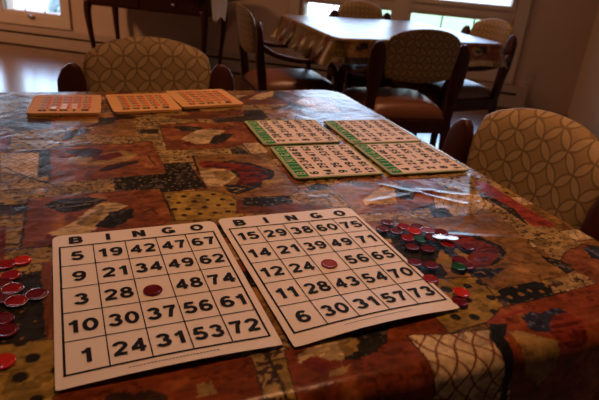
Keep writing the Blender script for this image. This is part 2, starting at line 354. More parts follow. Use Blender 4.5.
# ------------------------------------------------------------------ room
YAW=-.2115; D=5.08; cy,sy=math.cos(YAW),math.sin(YAW)
def W(s,n,z): return Vector((s*cy-n*sy, s*sy+n*cy, z))
WT=Matrix(((cy,-sy,0,0),(sy,cy,0,0),(0,0,1,0),(0,0,0,1)))     # (s,n,z) -> world
def struct(name,bm,m,bevel=0,parent=None):
    o=fin(name,bm,m,parent,bevel=bevel)
    if parent is None: o['kind']='structure'
    return o
S0,S1,NB,H=-6.3,1.27,-4.2,2.45
bm=bmesh.new(); box(bm,S0-.1,S1+.1,NB-.1,D+.1,-.1,0,WT); struct('floor',bm,FLOOR)
bm=bmesh.new(); box(bm,S0-.1,S1+.1,NB-.1,D+.1,H,H+.1,WT); struct('ceiling',bm,CEIL)
bm=bmesh.new(); box(bm,S1,S1+.12,NB-.1,D+.15,0,H,WT); struct('wall_right',bm,PAINT)
bm=bmesh.new(); box(bm,S0-.12,S0,NB-.1,D+.15,0,H,WT); struct('wall_left',bm,PAINT)
bm=bmesh.new(); box(bm,S0,S1,NB-.12,NB,0,H,WT); struct('wall_back',bm,PAINT)
# openings in the far wall: (s0,s1,z0,z1)
lows=[(-5.42,-4.62,.345,.715),(-4.48,-3.765,.345,.715),(-1.196,-.40,.355,.72),(-.226,.60,.355,.72)]  # leftmost opening is unseen, added to fill out the floor reflection
ups=[(a,b,.845,2.05) for a,b,_,_ in lows]
ss=sorted({S0,S1}|{v for o in lows for v in o[:2]}); zz=[0,.35,.7175,.845,2.05,H]
bm=bmesh.new()
for i in range(len(ss)-1):
    a,b=ss[i],ss[i+1]; hole=any(o[0]<=a+1e-6 and o[1]>=b-1e-6 for o in lows)
    if hole:
        for z0,z1 in ((0,.35),(.7175,.845),(2.05,H)): box(bm,a,b,D,D+.15,z0,z1,WT)
    else: box(bm,a,b,D,D+.15,0,H,WT)
struct('wall_far',bm,PAINT)
# trims (casings) round each pair
def casing(nm,a,b,mids):
    bm=bmesh.new(); t=.03
    box(bm,a,a+.10,D-t,D,.215,2.17,WT); box(bm,b-.10,b,D-t,D,.215,2.17,WT)
    box(bm,a+.10,b-.10,D-t,D,.215,.315,WT); box(bm,a+.1,b-.1,D-t,D,2.08,2.17,WT)
    for m0,m1 in mids: box(bm,m0,m1,D-t+.004,D,.315,2.08,WT)
    struct(nm,bm,TRIMP,.006)
casing('trim_1',-1.34,.745,[(-.385,-.241)]); casing('trim_2',-5.56,-3.675,[(-4.61,-4.49)])
# horizontal rail between the low and the tall windows
for i,(a,b) in enumerate(((-1.24,-.385),(-.241,.645),(-5.46,-4.61),(-4.49,-3.775))):
    bm=bmesh.new(); box(bm,a,b,D-.022,D,.745,.82,WT); box(bm,a,b,D-.035,D,.812,.83,WT); struct('trim_%d'%(i+3),bm,TRIMP,.004)
wn=1
for (a,b,z0,z1) in lows+ups:
    low=z0<.5
    w=bpy.data.objects.new('window_%d'%wn,None); COL.objects.link(w); w.location=W((a+b)/2,D,z0); w.rotation_euler=(0,0,YAW); w['kind']='structure'; wn+=1
    hw=(b-a)/2; hh=z1-z0
    f=bmesh.new(); fw=.028
    box(f,-hw-.03,-hw,-.015,.05,-.03,hh+.03); box(f,hw,hw+.03,-.015,.05,-.03,hh+.03); box(f,-hw,hw,-.015,.05,-.03,0); box(f,-hw,hw,-.015,.05,hh,hh+.03)
    fin('window_frame',f,TRIMP,w,bevel=.003)
    g=bmesh.new(); box(g,-hw,hw,.03,.034,0,hh); fin('pane',g,GLASS,w)
    if low:
        for k in (1,2):
            mb=bmesh.new(); x=-hw+2*hw*k/3; box(mb,x-.006,x+.006,.022,.03,0,hh); fin('muntin',mb,METAL if 0 else DARKSLOT,w)
        cr=bmesh.new()
        box(cr,-.035,.035,-.055,-.031,-.045,-.028); sweep(cr,spl([(-.03,-.05,-.03),(-.005,-.075,-.015),(.03,-.07,-.02)],4),(.012,.012))
        fin('crank_handle',cr,METAL,w,True)
# heater
hr=empty('baseboard_heater',W(-2.8,D-.04,0),YAW,label='long low enamelled baseboard heater running along the window wall',category='heater')
bm=bmesh.new(); box(bm,-3.4,3.60,-.025,.035,.012,.118); fin('front_cover',bm,HEAT,hr,bevel=.004)
bm=bmesh.new(); box(bm,-3.4,3.60,0,.035,.118,.142); fin('dark_slot',bm,DARKSLOT,hr)
bm=bmesh.new(); box(bm,-3.4,3.60,-.02,.035,.142,.20); fin('top_cover',bm,HEAT,hr,bevel=.005)
bm=bmesh.new(); box(bm,3.60,3.68,-.032,.036,0,.206); fin('end_cap',bm,HEAT,hr,bevel=.005)
bm=bmesh.new(); box(bm,S0,-6.21,D-.015,D,0,.1,WT); struct('baseboard_far',bm,PAINT)
# outlet
ot=empty('wall_outlet',W(.885,D-.004,.28),YAW,label='small ivory wall outlet low on the wall right of the windows',category='outlet')
bm=bmesh.new(); box(bm,-.037,.037,-.004,.004,-.06,.06); fin('cover_plate',bm,PLAST,ot,bevel=.0015)
for z in (-.025,.025):
    bm=bmesh.new(); box(bm,-.017,.017,-.007,-.004,z-.014,z+.014); fin('socket',bm,PLAST,ot,bevel=.001)
# outside
bm=bmesh.new(); box(bm,-3.0,9,D+.2,30,-.5,-.3,WT); g=struct('ground_lawn',bm,GRASS)
bm=bmesh.new(); box(bm,-16,-3.0,D+.2,30,-.5,-.3,WT); struct('ground_pavement',bm,PAVE)
def blobs(name,c,n,r,mat,**k):
    bm=bmesh.new(); R=random.Random(3)
    for i in range(n):
        p=Vector((R.uniform(-1,1)*r[0],R.uniform(-1,1)*r[1],R.uniform(.05,1)*r[2]))
        mm=bmesh.ops.create_icosphere(bm,subdivisions=2,radius=R.uniform(.25,.4)*r[2])
        for v in mm['verts']: v.co=v.co*(1+R.uniform(-.18,.18))+p
    o=fin(name,bm,mat); o.location=c; return tagp(o,**k)
blobs('garden_shrub',W(-5.2,D+2.2,-.3),26,(.30,.25,.48),BUSH,label='blue grey shrub outside the left low window',category='shrub')
# ------------------------------------------------------------------ chair
def back_surface(x,z,HW=.19):
    # concave towards the sitter (front = +y), leaning back
    return -.235-.16*(z-.45) + .9*x*x
def make_chair():
    root=empty('dining_armchair',(0,0,0),0)
    # upholstered back panel
    Z0,ZT=.585,.845; hw=.185
    def outline(t):      # t 0..1 round, starting bottom left going right
        pass
    ol=[]
    pb=[(-.150,.600),(-.10,.590),(0,.585),(.10,.590),(.150,.600)]
    pr=[(.166,.620),(.176,.66),(.184,.71),(.187,.750),(.180,.778)]
    arc=[(.187*math.cos(a),.772+.073*math.sin(a)) for a in [PI*k/18 for k in range(2,17)]]
    pb=[(x*.94,z+.018) for x,z in pb]; pr=[(x*.94,z) for x,z in pr]; arc=[(x*.94,z) for x,z in arc]
    ol=pb+pr+arc+[(-x,z) for x,z in pr[::-1]]
    cx,cz=0,.71; R=[1,.985,.95,.88,.7,.45,.2]
    bm=bmesh.new(); th=.022
    def disc(sgn):
        rings=[]
        for r in R:
            q=[]
            for x,z in ol:
                xx=cx+(x-cx)*r; zz=cz+(z-cz)*r
                bul=th*(1-(max(0,(r-.7)/.3))**3.2)
                q.append(bm.verts.new((xx,back_surface(xx,zz)+sgn*bul*(1 if sgn>0 else .55),zz)))
            rings.append(q)
        cv=bm.verts.new((cx,back_surface(cx,cz)+sgn*th*(1 if sgn>0 else .55),cz))
        m=len(ol)
        for a,b in zip(rings,rings[1:]):
            for k in range(m): bm.faces.new((a[k],a[(k+1)%m],b[(k+1)%m],b[k]))
        for k in range(m): bm.faces.new((rings[-1][k],rings[-1][(k+1)%m],cv))
    disc(1); disc(-1); bmesh.ops.remove_doubles(bm,verts=bm.verts,dist=1e-5)
    fin('backrest',bm,UPH,root,True)
    # rear legs running up into wide rounded side plates
    for s in (-1,1):
        bm=bmesh.new()
        prof=[(0,.030,.032,.200,-.29),(.2,.032,.036,.200,-.255),(.42,.036,.045,.202,-.225),(.54,.044,.046,.200,-.240),(.60,.062,.042,.203,-.250),(.68,.074,.034,.203,-.256),(.735,.072,.030,.202,-.262),(.755,.060,.026,.197,-.264),(.768,.042,.022,.190,-.265),(.775,.018,.016,.184,-.266)]
        pts=[(s*p[3],p[4]+.9*.045-.02,p[0]) for p in prof]
        sweep(bm,pts,[(p[1],p[2]) for p in prof],up=(0,1,0))
        fin('leg',bm,WOOD,root,True)
        bm=bmesh.new()
        pts=[(s*.235,.205,0),(s*.234,.20,.25),(s*.234,.195,.44)]
        sweep(bm,pts,[(.026,.026),(.034,.034),(.042,.042)],up=(0,1,0)); fin('leg',bm,WOOD,root,True)
        bm=bmesh.new()
        ap=spl([(s*.234,.195,.43),(s*.236,.185,.51),(s*.240,.155,.575),(s*.244,.09,.600),(s*.244,-.05,.605),(s*.236,-.17,.63),(s*.216,-.235,.67)],5)
        sweep(bm,ap,(.036,.026),up=(0,1,.6)); fin('armrest',bm,WOOD,root,True)
    # seat
    bm=bmesh.new()
    for y0,y1,x in ((.175,.215,.225),(-.235,-.2,.20)): box(bm,-x,x,y0,y1,.36,.42)
    for s in (-1,1):
        vs=box(bm,s*.205-.012,s*.205+.012,-.22,.2,.36,.42)
        for v in vs:
            if v.co.y>0: v.co.x+=s*.02
    fin('seat_frame',bm,WOOD,root,bevel=.003)
    bm=bmesh.new(); n=14; top=[];bot=[]
    for j in range(n+1):
        a=[];b=[]
        for i in range(n+1):
            u=i/n*2-1; v=j/n*2-1
            y=v*.222; x=u*(.213+.02*(v))
            e=(1-abs(u)**6)*(1-abs(v)**6)
            a.append(bm.verts.new((x,y,.435+.050*max(e,0)**.45+.008*(1-u*u)*(1-v*v)))); b.append(bm.verts.new((x,y,.42)))
        top.append(a);bot.append(b)
    for j in range(n):
        for i in range(n):
            bm.faces.new((top[j][i],top[j][i+1],top[j+1][i+1],top[j+1][i])); bm.faces.new((bot[j][i],bot[j+1][i],bot[j+1][i+1],bot[j][i+1]))
    for i in range(n):
        bm.faces.new((top[0][i],bot[0][i],bot[0][i+1],top[0][i+1])); bm.faces.new((top[n][i],top[n][i+1],bot[n][i+1],bot[n][i]))
        bm.faces.new((top[i][0],top[i+1][0],bot[i+1][0],bot[i][0])); bm.faces.new((top[i][n],bot[i][n],bot[i+1][n],top[i+1][n]))
    fin('seat',bm,LEATHER,root,True)
    return root
A0=math.radians(22.5); ca,sa=math.cos(A0),math.sin(A0)
def AB(a,b,z=0): return Vector((a*ca-b*sa,a*sa+b*ca,z))
FA=math.radians(19.8)
ch=make_chair()
G='matching armchairs with patterned backs'
def pc(o,x,y,face,lab):
    # face: direction (deg, world) the sitter looks; local +Y -> that direction
    rz=math.radians(face-90)
    if o is None: r=dup(ch,(x,y,0),rz)
    else: r=o; r.location=(x,y,0); r.rotation_euler=(0,0,rz)
    r['label']=lab; r['category']='chair'; r['group']=G; return r
CH={}
# apex of a back sits about .32 behind the chair centre
def place(o,key,ax,ay,face,lab):
    f=math.radians(face); pc(o,ax+.295*math.cos(f),ay+.295*math.sin(f),face,lab)
place(ch,'F1',*CP['F1'],'patterned armchair behind the orange shutter cards, at the far side of the near table')
place(None,'R4',*CP['R4'],'large patterned armchair back close to the camera, right of the near table')
place(None,'L',*CP['L'],'armchair seen from its side, at the left end of the far table')
place(None,'N',*CP['N'],'armchair seen from behind, on the near side of the far table')
place(None,'R',*CP['R'],'armchair beyond the right end of the far table, beside the low windows')
place(None,'B',*CP['B'],'armchair behind the far table with only its rounded top showing before the low window')
# ------------------------------------------------------------------ tables
def table(name,cx,cy_,rot,a0,a1,b0,b1,lab):
    t=empty(name,(cx,cy_,0),rot,label=lab,category='table')
    bm=bmesh.new(); box(bm,a0,a1,b0,b1,TH-.03,TH-.004); fin('tabletop',bm,WOOD,t,bevel=.008)
    bm=bmesh.new(); q=.14
    box(bm,a0+q,a1-q,b0+q,b0+q+.02,TH-.11,TH-.03);box(bm,a0+q,a1-q,b1-q-.02,b1-q,TH-.11,TH-.03);box(bm,a0+q,a0+q+.02,b0+q+.02,b1-q-.02,TH-.11,TH-.03);box(bm,a1-q-.02,a1-q,b0+q+.02,b1-q-.02,TH-.11,TH-.03)
    fin('apron',bm,WOOD,t,bevel=.002)
    # pedestal: turned column with four splayed feet, as chairs slide all the way under
    bm=bmesh.new(); m=20; pr=[(.055,TH-.11),(.055,.62),(.035,.55),(.06,.40),(.07,.30),(.05,.22),(.06,.14)]
    mx,my=(a0+a1)/2,(b0+b1)/2; rings=[[bm.verts.new((mx+r*math.cos(2*PI*k/m),my+r*math.sin(2*PI*k/m),z)) for k in range(m)] for r,z in pr]
    for A,B in zip(rings,rings[1:]):
        for k in range(m): bm.faces.new((A[k],A[(k+1)%m],B[(k+1)%m],B[k]))
    bm.faces.new(rings[0]); bm.faces.new(rings[-1][::-1]); box(bm,a0+q+.02,a1-q-.02,my-.03,my+.03,TH-.09,TH-.05)
    fin('pedestal',bm,WOOD,t,True)
    for k in range(4):
        a=PI/4+k*PI/2; bm=bmesh.new()
        sweep(bm,spl([(mx+.04*math.cos(a),my+.04*math.sin(a),.22),(mx+.18*math.cos(a),my+.18*math.sin(a),.12),(mx+.27*math.cos(a),my+.27*math.sin(a),.022)],4),(.05,.04)); fin('foot',bm,WOOD,t,True)
    return t
# ---------------------------------------------------------------- printed cloth
PAL=dict(red=(.215,.076,.032),red2=(.17,.030,.020),red3=(.23,.088,.038),redbird=(.19,.036,.020),redband=(.26,.05,.035),redfront=(.21,.055,.018),
 mustard=(.30,.205,.052),gold=(.245,.138,.048),gold2=(.31,.21,.08),olive=(.16,.10,.045),brown=(.16,.062,.030),cream=(.52,.42,.26),cream2=(.47,.36,.20),
 dark=(.028,.024,.018),dark2=(.05,.028,.02),slate=(.075,.065,.07),blue=(.028,.034,.055),black=(.028,.026,.018),black2=(.03,.028,.024),blackfront=(.018,.018,.020),tan=(.34,.245,.105))
_ng=np.random.RandomState(5).rand(257,257)
def vn(x,y):
    xi=np.floor(x).astype(int); yi=np.floor(y).astype(int); fx=x-xi; fy=y-yi; fx=fx*fx*(3-2*fx); fy=fy*fy*(3-2*fy)
    g=lambda i,j:_ng[(xi+i)%257,(yi+j)%257]
    return (g(0,0)*(1-fx)+g(1,0)*fx)*(1-fy)+(g(0,1)*(1-fx)+g(1,1)*fx)*fy
def fb(x,y): return (vn(x,y)+.5*vn(x*2.1+9,y*2.1+4)+.25*vn(x*4.3,y*4.3))/1.75
def pal(n): return np.array(PAL[n])**1.15*.98
def mot(kind,a,b,name=None):
    """colour of a printed motif at cloth coordinates a,b (metres)"""
    n=len(a); nz=fb(a*38,b*38); nf=fb(a*150,b*150)
    st=fb(a*45+b*20,b*190); nb=fb(a*75+31,b*95+17)
    def base(c,v=.42):
        r_=pal(c)[None,:]*(1+v*(nz-.5)[:,None]*2+.6*(nf-.5)[:,None]+.8*(st-.5)[:,None])*np.where((nb>.60)&(st>.42),.55,1)[:,None]
        if c=='cream2': r_[(st<.33)]*=.6
        if c in('dark','blue'): r_[(nf>.66)]=r_[(nf>.66)]*2.6+.02
        if c=='redbird': r_[(st<.42)]*=.5
        if c in('red','red3','redfront','gold'): r_=r_+np.clip(nz-.58,0,1)[:,None]*np.array([.35,.20,.06])
        return np.clip(r_,.004,1)
    def dots(col,bg,s,r,wob=.18):
        u=a/s; v=b/s; row=np.floor(v); u2=u+.5*(row%2); ci=np.floor(u2); h=_ng[(ci.astype(int)*7)%257,(row.astype(int)*13)%257]
        du=u2-ci-.5+(h-.5)*wob; dv=v-row-.5+((h*7)%1-.5)*wob; m=(du*du+dv*dv)<(r/s)**2*(.7+.6*((h*3)%1))
        bg=bg.copy(); bg[m]=pal(col) if isinstance(col,str) else col; return bg
    if kind=='S': return base(name)
    if kind=='D': return dots('dark',base('mustard'),.0165,.0036)
    if kind=='D2': return dots('dark2',base('mustard'),.0205,.0040)
    if kind=='D3': return dots('dark',base('mustard'),.0245,.0056,.3)
    if kind=='K': return dots('tan',base('dark'),.0125,.0012,.5)
    if kind=='K2': return dots('gold',base('black2'),.021,.0016,.6)
    if kind=='K3': return dots('gold',base('blackfront'),.016,.0034,.5)
    if kind in('C','C3'):
        s=.0125 if kind=='C' else .021; w=.055 if kind=='C' else .07
        aa=a+.15*s*np.sin(b/s*3); u=np.abs(((aa+b*.8)/s)%1-.5); v=np.abs(((aa-b*.8)/s)%1-.5)
        c=base('cream'); m=(u<w)|(v<w); c[m]=pal('brown')*1.2; return c
    if kind in('T','T3'):
        k=1 if kind=='T' else .55
        c=base('tan',.3); row=np.sin(b*2*PI/(.0135/k)); q=fb(a*230*k,b*260*k); m=(q>.60)&(row>-.45)
        q2=fb(a*60*k+3,b*60*k+8); m2=np.abs(q2-.5)<.020
        c[m|m2]=pal('dark2')*1.3; return c
    if kind=='W':
        q=vn(a*420,b*12); return pal('brown')[None,:]*(0.5+1.3*q[:,None])+np.array([.05,.03,.01])*(q>.7)[:,None]
def pip(px,py,poly):
    m=np.zeros(len(px),bool); j=len(poly)-1
    for i in range(len(poly)):
        xi,yi=poly[i]; xj,yj=poly[j]
        if yi!=yj:
            m^=((yi>py)!=(yj>py))&(px<(xj-xi)*(py-yi)/(yj-yi)+xi)
        j=i
    return m
def fallback(a,b):
    col=np.zeros((len(a),3)); rowh=.115
    row=np.floor(b/rowh).astype(int); wid=.17; u=a/wid+(row*.37)%1; ci=np.floor(u).astype(int)
    fu=u-ci; fv=b/rowh-row
    h=_ng[(ci*5+row*17)%257,(row*11+ci*3)%257]
    split=(fv<.28); h2=_ng[(ci*9+row*5)%257,(row*7+ci*13)%257]
    kinds=['R','R','D2','G','K','C','T']
    idx=np.where(split,(h2*3).astype(int)+4,(h*4).astype(int)); idx=np.clip(idx,0,6)
    for k,kn in enumerate(kinds):
        m=idx==k
        if not m.any(): continue
        if kn=='R' or kn=='G':
            c=mot('S',a[m],b[m],'red' if kn=='R' else 'gold')
            U=(fu[m]-.5)*wid*1000; V=(fv[m]-.64)*rowh*1000; w=6*(fb(a[m]*60,b[m]*60)-.5)*2
            body=((U+8+w)/30)**2+((V+w)/17)**2<1; neck=((U+22+w)/20)**2+((V-8)/18)**2<1; tail=((U-32)/24)**2+((V-12+w)/17)**2<1; wing=((U-2)/20)**2+((V-1+w)/10)**2<1
            c[tail]=pal('dark'); c[body]=pal('cream2') if kn=='R' else pal('redbird'); c[neck]=pal('gold2'); c[wing]=pal('blue')
        else: c=mot(kn,a[m],b[m])
        col[m]=c
    edge=(fv<.015)|(np.abs(fv-.28)<.010)|(fu<.010); col[edge]=pal('dark2'); return col
def paint(a,b,patches,wob=.0009):
    a2=a+wob*(fb(a*190,b*190)-.5)*3; b2=b+wob*(fb(a*190+50,b*190+20)-.5)*3
    col=fallback(a,b)
    for kd,w,nm,pts in patches:
        P=[(x/1e4,y/1e4) for x,y in pts]; xs=[p[0] for p in P]; ys=[p[1] for p in P]; e=.006
        bb=np.where((a>min(xs)-e)&(a<max(xs)+e)&(b>min(ys)-e)&(b<max(ys)+e))[0]
        if not len(bb): continue
        A,B=a2[bb],b2[bb]
        if kd in 'PQ':
            m=np.zeros(len(bb),bool); hw=w/1000/2*1.3
            for (x0,y0),(x1,y1) in zip(P,P[1:]):
                dx,dy=x1-x0,y1-y0; L2=dx*dx+dy*dy+1e-12; t=np.clip(((A-x0)*dx+(B-y0)*dy)/L2,0,1)
                m|=((A-x0-t*dx)**2+(B-y0-t*dy)**2)<hw*hw
            if m.any(): col[bb[m]]=pal(nm)
        else:
            if not (nm in ('dark','dark2','blue','slate','cream2','redbird','gold2','red2')): m=pip(A,B,P)
            else:
                jit=.0016; m=pip(A+jit*(vn(A*420,B*420)-.5)*2,B+jit*(vn(A*420+7,B*420+3)-.5)*2,P)
            if m.any(): i=bb[m]; col[i]=mot(kd,a[i],b[i],nm if kd=='S' else None)
            if kd[0] in 'DC' or nm in('red','gold','redfront'):
                ol=np.zeros(len(bb),bool)
                for (x0,y0),(x1,y1) in zip(P,P[1:]+P[:1]):
                    dx,dy=x1-x0,y1-y0; t=np.clip(((A-x0)*dx+(B-y0)*dy)/(dx*dx+dy*dy+1e-12),0,1)
                    ol|=((A-x0-t*dx)**2+(B-y0-t*dy)**2)<.0007**2
                if ol.any(): col[bb[ol]]=pal('dark2')
    # feathery streaks
    return np.clip(col,.004,1)
CREASE=[((.38,.635),(.50,.655),.0013,.007),((.43,.69),(.52,.60),.0015,.006),((.48,.66),(.60,.60),.0014,.007),
 ((.44,.80),(.60,.86),.0010,.008),((.42,.52),(.60,.46),.0014,.007),((.5,.56),(.61,.70),.0016,.007),((.555,.60),(.565,.52),.0018,.004)]
def cloth(name,loc,rot,a0,a1,b0,b1,ag,bg,drop,flare,wamp,wlen,patches,mat,creases,off=(0,0),fd=None,**k):
    ag=np.array(ag); bg=np.array(bg); Aa,Bb=np.meshgrid(ag,bg); a=Aa.ravel(); b=Bb.ravel()
    rc=.05
    ia0,ia1,ib0,ib1=a0+rc,a1-rc,b0+rc,b1-rc
    ca_=np.clip(a,ia0,ia1); cb_=np.clip(b,ib0,ib1); dx=a-ca_; dy=b-cb_; r=np.sqrt(dx*dx+dy*dy); rs=np.maximum(r,1e-9); nx=dx/rs; ny=dy/rs
    drop=np.where(dy<-1e-9,fd or drop,drop); mxn=np.maximum(np.maximum(np.abs(nx),np.abs(ny)),1e-6); d=np.maximum(r-rc,0) if fd else np.maximum(r-rc,0)*drop/((rc+drop)/mxn-rc)
    re=.022; q=re*PI/2; ang=np.minimum(d,q)/re; out=re*np.sin(ang); z=-(re-re*np.cos(ang)); ex=np.maximum(d-q,0)
    t=ca_+1.3*cb_+np.arctan2(ny,nx)*.09
    wave=np.sin(t*2*PI/wlen+1.0)+.5*np.sin(t*2*PI/wlen*1.73+2)
    out=out+ex*flare+wamp*(wave+.9)*np.minimum(1,ex/.12)
    # stay off the table top edge
    out=np.where(ex>0,np.maximum(out,re),out)
    z=z-ex*math.sqrt(max(0,1-flare*flare))
    rin=np.minimum(r,rc+0*r)
    x=np.where(r>rc,ca_+nx*(rc+out),a); y=np.where(r>rc,cb_+ny*(rc+out),b)
    for (p,qq,hh,w) in creases:
        vx,vy=qq[0]-p[0],qq[1]-p[1]; L2=vx*vx+vy*vy; tt=((a-p[0])*vx+(b-p[1])*vy)/L2; tc=np.clip(tt,0,1)
        dd=np.sqrt((a-p[0]-tc*vx)**2+(b-p[1]-tc*vy)**2); z=z+hh*np.exp(-(dd/w)**2)*(1-.0*tc)
    und=.0022*(fb(a*9,b*9)-.5); 
    if creases: # keep the cloth flat under the cards
        und=und*np.clip((a-.20)/.15,.05,1)+.0
    z=z+und
    nv=len(a); na,nb_=len(ag),len(bg)
    me=bpy.data.meshes.new(name); me.vertices.add(nv); me.vertices.foreach_set('co',np.stack([x,y,z],1).astype(np.float32).ravel())
    idx=np.arange(nv).reshape(nb_,na); f=np.stack([idx[:-1,:-1],idx[:-1,1:],idx[1:,1:],idx[1:,:-1]],-1).reshape(-1,4)
    me.loops.add(f.size); me.loops.foreach_set('vertex_index',f.ravel().astype(np.int32)); me.polygons.add(len(f)); me.polygons.foreach_set('loop_start',(np.arange(len(f))*4).astype(np.int32))
    me.polygons.foreach_set('use_smooth',np.ones(len(f),bool)); me.update(calc_edges=True); me.validate()
    h_=.0004 if patches else .0015
    col=sum(paint(a+off[0]+p,b+off[1]+q_,patches) for p,q_ in ((-h_,-h_*.4),(h_,h_*.4),(-h_*.4,h_),(h_*.4,-h_)))/4
    at=me.color_attributes.new('print','FLOAT_COLOR','POINT'); at.data.foreach_set('color',np.concatenate([col,np.ones((nv,1))],1).astype(np.float32).ravel())
    o=link(name,me,mat); o.location=loc; o.rotation_euler=(0,0,rot); return tagp(o,**k)
def rng(*segs):
    out=[]
    for a,b,s in segs: n=max(1,int(round((b-a)/s))); out+=list(np.linspace(a,b,n,endpoint=False))
    return out+[segs[-1][1]]
a0,a1,b0,b1=-.40,.635,.312,1.34
table('dining_table',0,0,A0,a0+.012,a1-.012,b0+.012,b1-.012,'dark wood dining table under the patchwork cloth in the foreground')
cloth('tablecloth',(0,0,TH),A0,a0,a1,b0,b1,rng((-.52,-.25,.01),(-.25,.70,.0016),(.70,.755,.006)),rng((.06,.12,.006),(.12,.75,.0016),(.75,1.40,.002),(1.40,1.46,.01)),
      .12,.05,.010,.23,PATCHES,CLOTH,CREASE,fd=.25,label='glossy patchwork rooster tablecloth on the near table with the bingo cards on it',category='tablecloth')
fx,fy=.112,2.621
table('dining_table',fx,fy,FA,.012,.938,.012,.938,'dark wood dining table under the cloth by the windows')
cloth('tablecloth',(fx,fy,TH),FA,0,.95,0,.95,rng((-.15,1.10,.005)),rng((-.13,1.09,.005)),.13,.35,.012,.16,[],CLOTH2,[],off=(3.1,2.2),label='shiny patchwork tablecloth on the far table, pale with window reflections',category='tablecloth')
# ------------------------------------------------------------------ lettering
_tc={}
def _arc(cx,cy,rx,ry,a0,a1,n=14): return [(cx+rx*math.cos(math.radians(a0+(a1-a0)*i/n)),cy+ry*math.sin(math.radians(a0+(a1-a0)*i/n))) for i in range(n+1)]
_six=[_arc(.36,.32,.245,.23,0,360,22),_arc(.385,.5,.27,.41,48,195)]
_GL={'0':(.72,[_arc(.36,.5,.255,.41,0,360,26)]),
'1':(.56,[[(.37,0),(.37,1)],[(.08,.735),(.22,.76),(.33,.86)]]),
'2':(.72,[_arc(.35,.69,.25,.225,168,-38)+[(.12,.10)],[(.04,.09),(.64,.09)]]),
'3':(.72,[_arc(.34,.72,.21,.19,165,-90),_arc(.34,.30,.255,.21,90,-165)]),
'4':(.74,[[(.50,0),(.50,1)],[(.52,.90),(.10,.32)],[(.03,.29),(.70,.29)]]),
'5':(.72,[[(.60,.91),(.16,.91)],[(.19,.95),(.13,.46)],_arc(.34,.33,.255,.24,140,-160)]),
'6':(.72,_six),'7':(.68,[[(.04,.91),(.64,.91)],[(.56,.90),(.40,.60),(.27,0)]]),
'8':(.72,[_arc(.36,.73,.205,.185,0,360,22),_arc(.36,.30,.255,.215,0,360,22)]),
'9':(.72,[[(.72-x,1-y) for x,y in p] for p in _six]),
'B':(.72,[[(.10,0),(.10,1)],[(.05,.91),(.42,.91)]+_arc(.42,.71,.17,.20,90,-90)+[(.05,.51)],[(.42,.51)]+_arc(.44,.30,.19,.21,90,-90)+[(.05,.09)]]),
'I':(.24,[[(.12,0),(.12,1)]]),'N':(.72,[[(.10,0),(.10,1)],[(.10,.98),(.62,.02)],[(.62,0),(.62,1)]]),
'G':(.80,[_arc(.39,.5,.29,.41,42,345,24),[(.40,.40),(.72,.40)],[(.66,.46),(.66,.02)]]),
'O':(.80,[_arc(.40,.5,.30,.41,0,360,26)]),
'F':(.6,[[(.10,0),(.10,1)],[(.05,.91),(.58,.91)],[(.05,.52),(.5,.52)]]),
'E':(.62,[[(.10,0),(.10,1)],[(.05,.91),(.6,.91)],[(.05,.5),(.55,.5)],[(.05,.09),(.6,.09)]]),
'R':(.7,[[(.10,0),(.10,1)],[(.05,.91),(.42,.91)]+_arc(.42,.70,.18,.21,90,-90)+[(.05,.49)],[(.38,.48),(.62,0)]]),
'-':(.5,[[(.02,.5),(.48,.5)]])}
def glyphs(s,bold=.17):
    if (s,bold) in _tc: return _tc[(s,bold)]
    vs=[];fs=[];x0=0
    for ch_ in s:
        w,paths=_GL[ch_]
        for P in paths:
            n=len(P); closed=n>3 and abs(P[0][0]-P[-1][0])+abs(P[0][1]-P[-1][1])<1e-6; base=len(vs)
            for i,(x,y) in enumerate(P):
                a=P[i-1] if i>0 else (P[-2] if closed else P[0]); b=P[i+1] if i<n-1 else (P[1] if closed else P[-1])
                d1=(x-a[0],y-a[1]); d2=(b[0]-x,b[1]-y)
                l1=math.hypot(*d1) or 1; l2=math.hypot(*d2) or 1
                dx,dy=d1[0]/l1+d2[0]/l2,d1[1]/l1+d2[1]/l2; l=math.hypot(dx,dy) or 1; nx,ny=-dy/l,dx/l
                c=max(.6,l/2 if (d1!=(0,0) and d2!=(0,0)) else 1); h=bold/2/c
                vs+= [(x0+x+nx*h,y+ny*h),(x0+x-nx*h,y-ny*h)]
            for i in range(n-1): fs.append((base+2*i,base+2*i+1,base+2*i+3,base+2*i+2))
        x0+=w+.10
    vs=np.array(vs); lo,hi=vs.min(0),vs.max(0); lo[1],hi[1]=0,1; vs=vs-(lo+hi)/2; w=hi[0]-lo[0]
    _tc[(s,bold)]=(vs,fs,w,1.0); return _tc[(s,bold)]
def put_text(bm,s,cx,cy,height,fn,mi,xs=1.25,rot=0,capw=None,bold=.17):
    """height = cap height in the same units; fn maps (x,y) -> Vector"""
    vs,fs,w,h=glyphs(s,bold); _,_,_,H1=glyphs('1',bold); k=height/H1; kx=k*xs
    if capw and w*kx>capw: kx=capw/w
    c,q=math.cos(rot),math.sin(rot); vv=[]
    for x,y in vs:
        X,Y=x*kx,y*k; vv.append(bm.verts.new(fn(cx+c*X-q*Y,cy+q*X+c*Y)))
    for f in fs:
        fc=bm.faces.new([vv[i] for i in f]); fc.material_index=mi
def quadstrip(bm,x0,x1,y0,y1,fn,mi,n=8,m=1):
    g=[[bm.verts.new(fn(x0+(x1-x0)*i/n,y0+(y1-y0)*j/m)) for i in range(n+1)] for j in range(m+1)]
    for j in range(m):
        for i in range(n):
            fc=bm.faces.new((g[j][i],g[j][i+1],g[j+1][i+1],g[j+1][i])); fc.material_index=mi
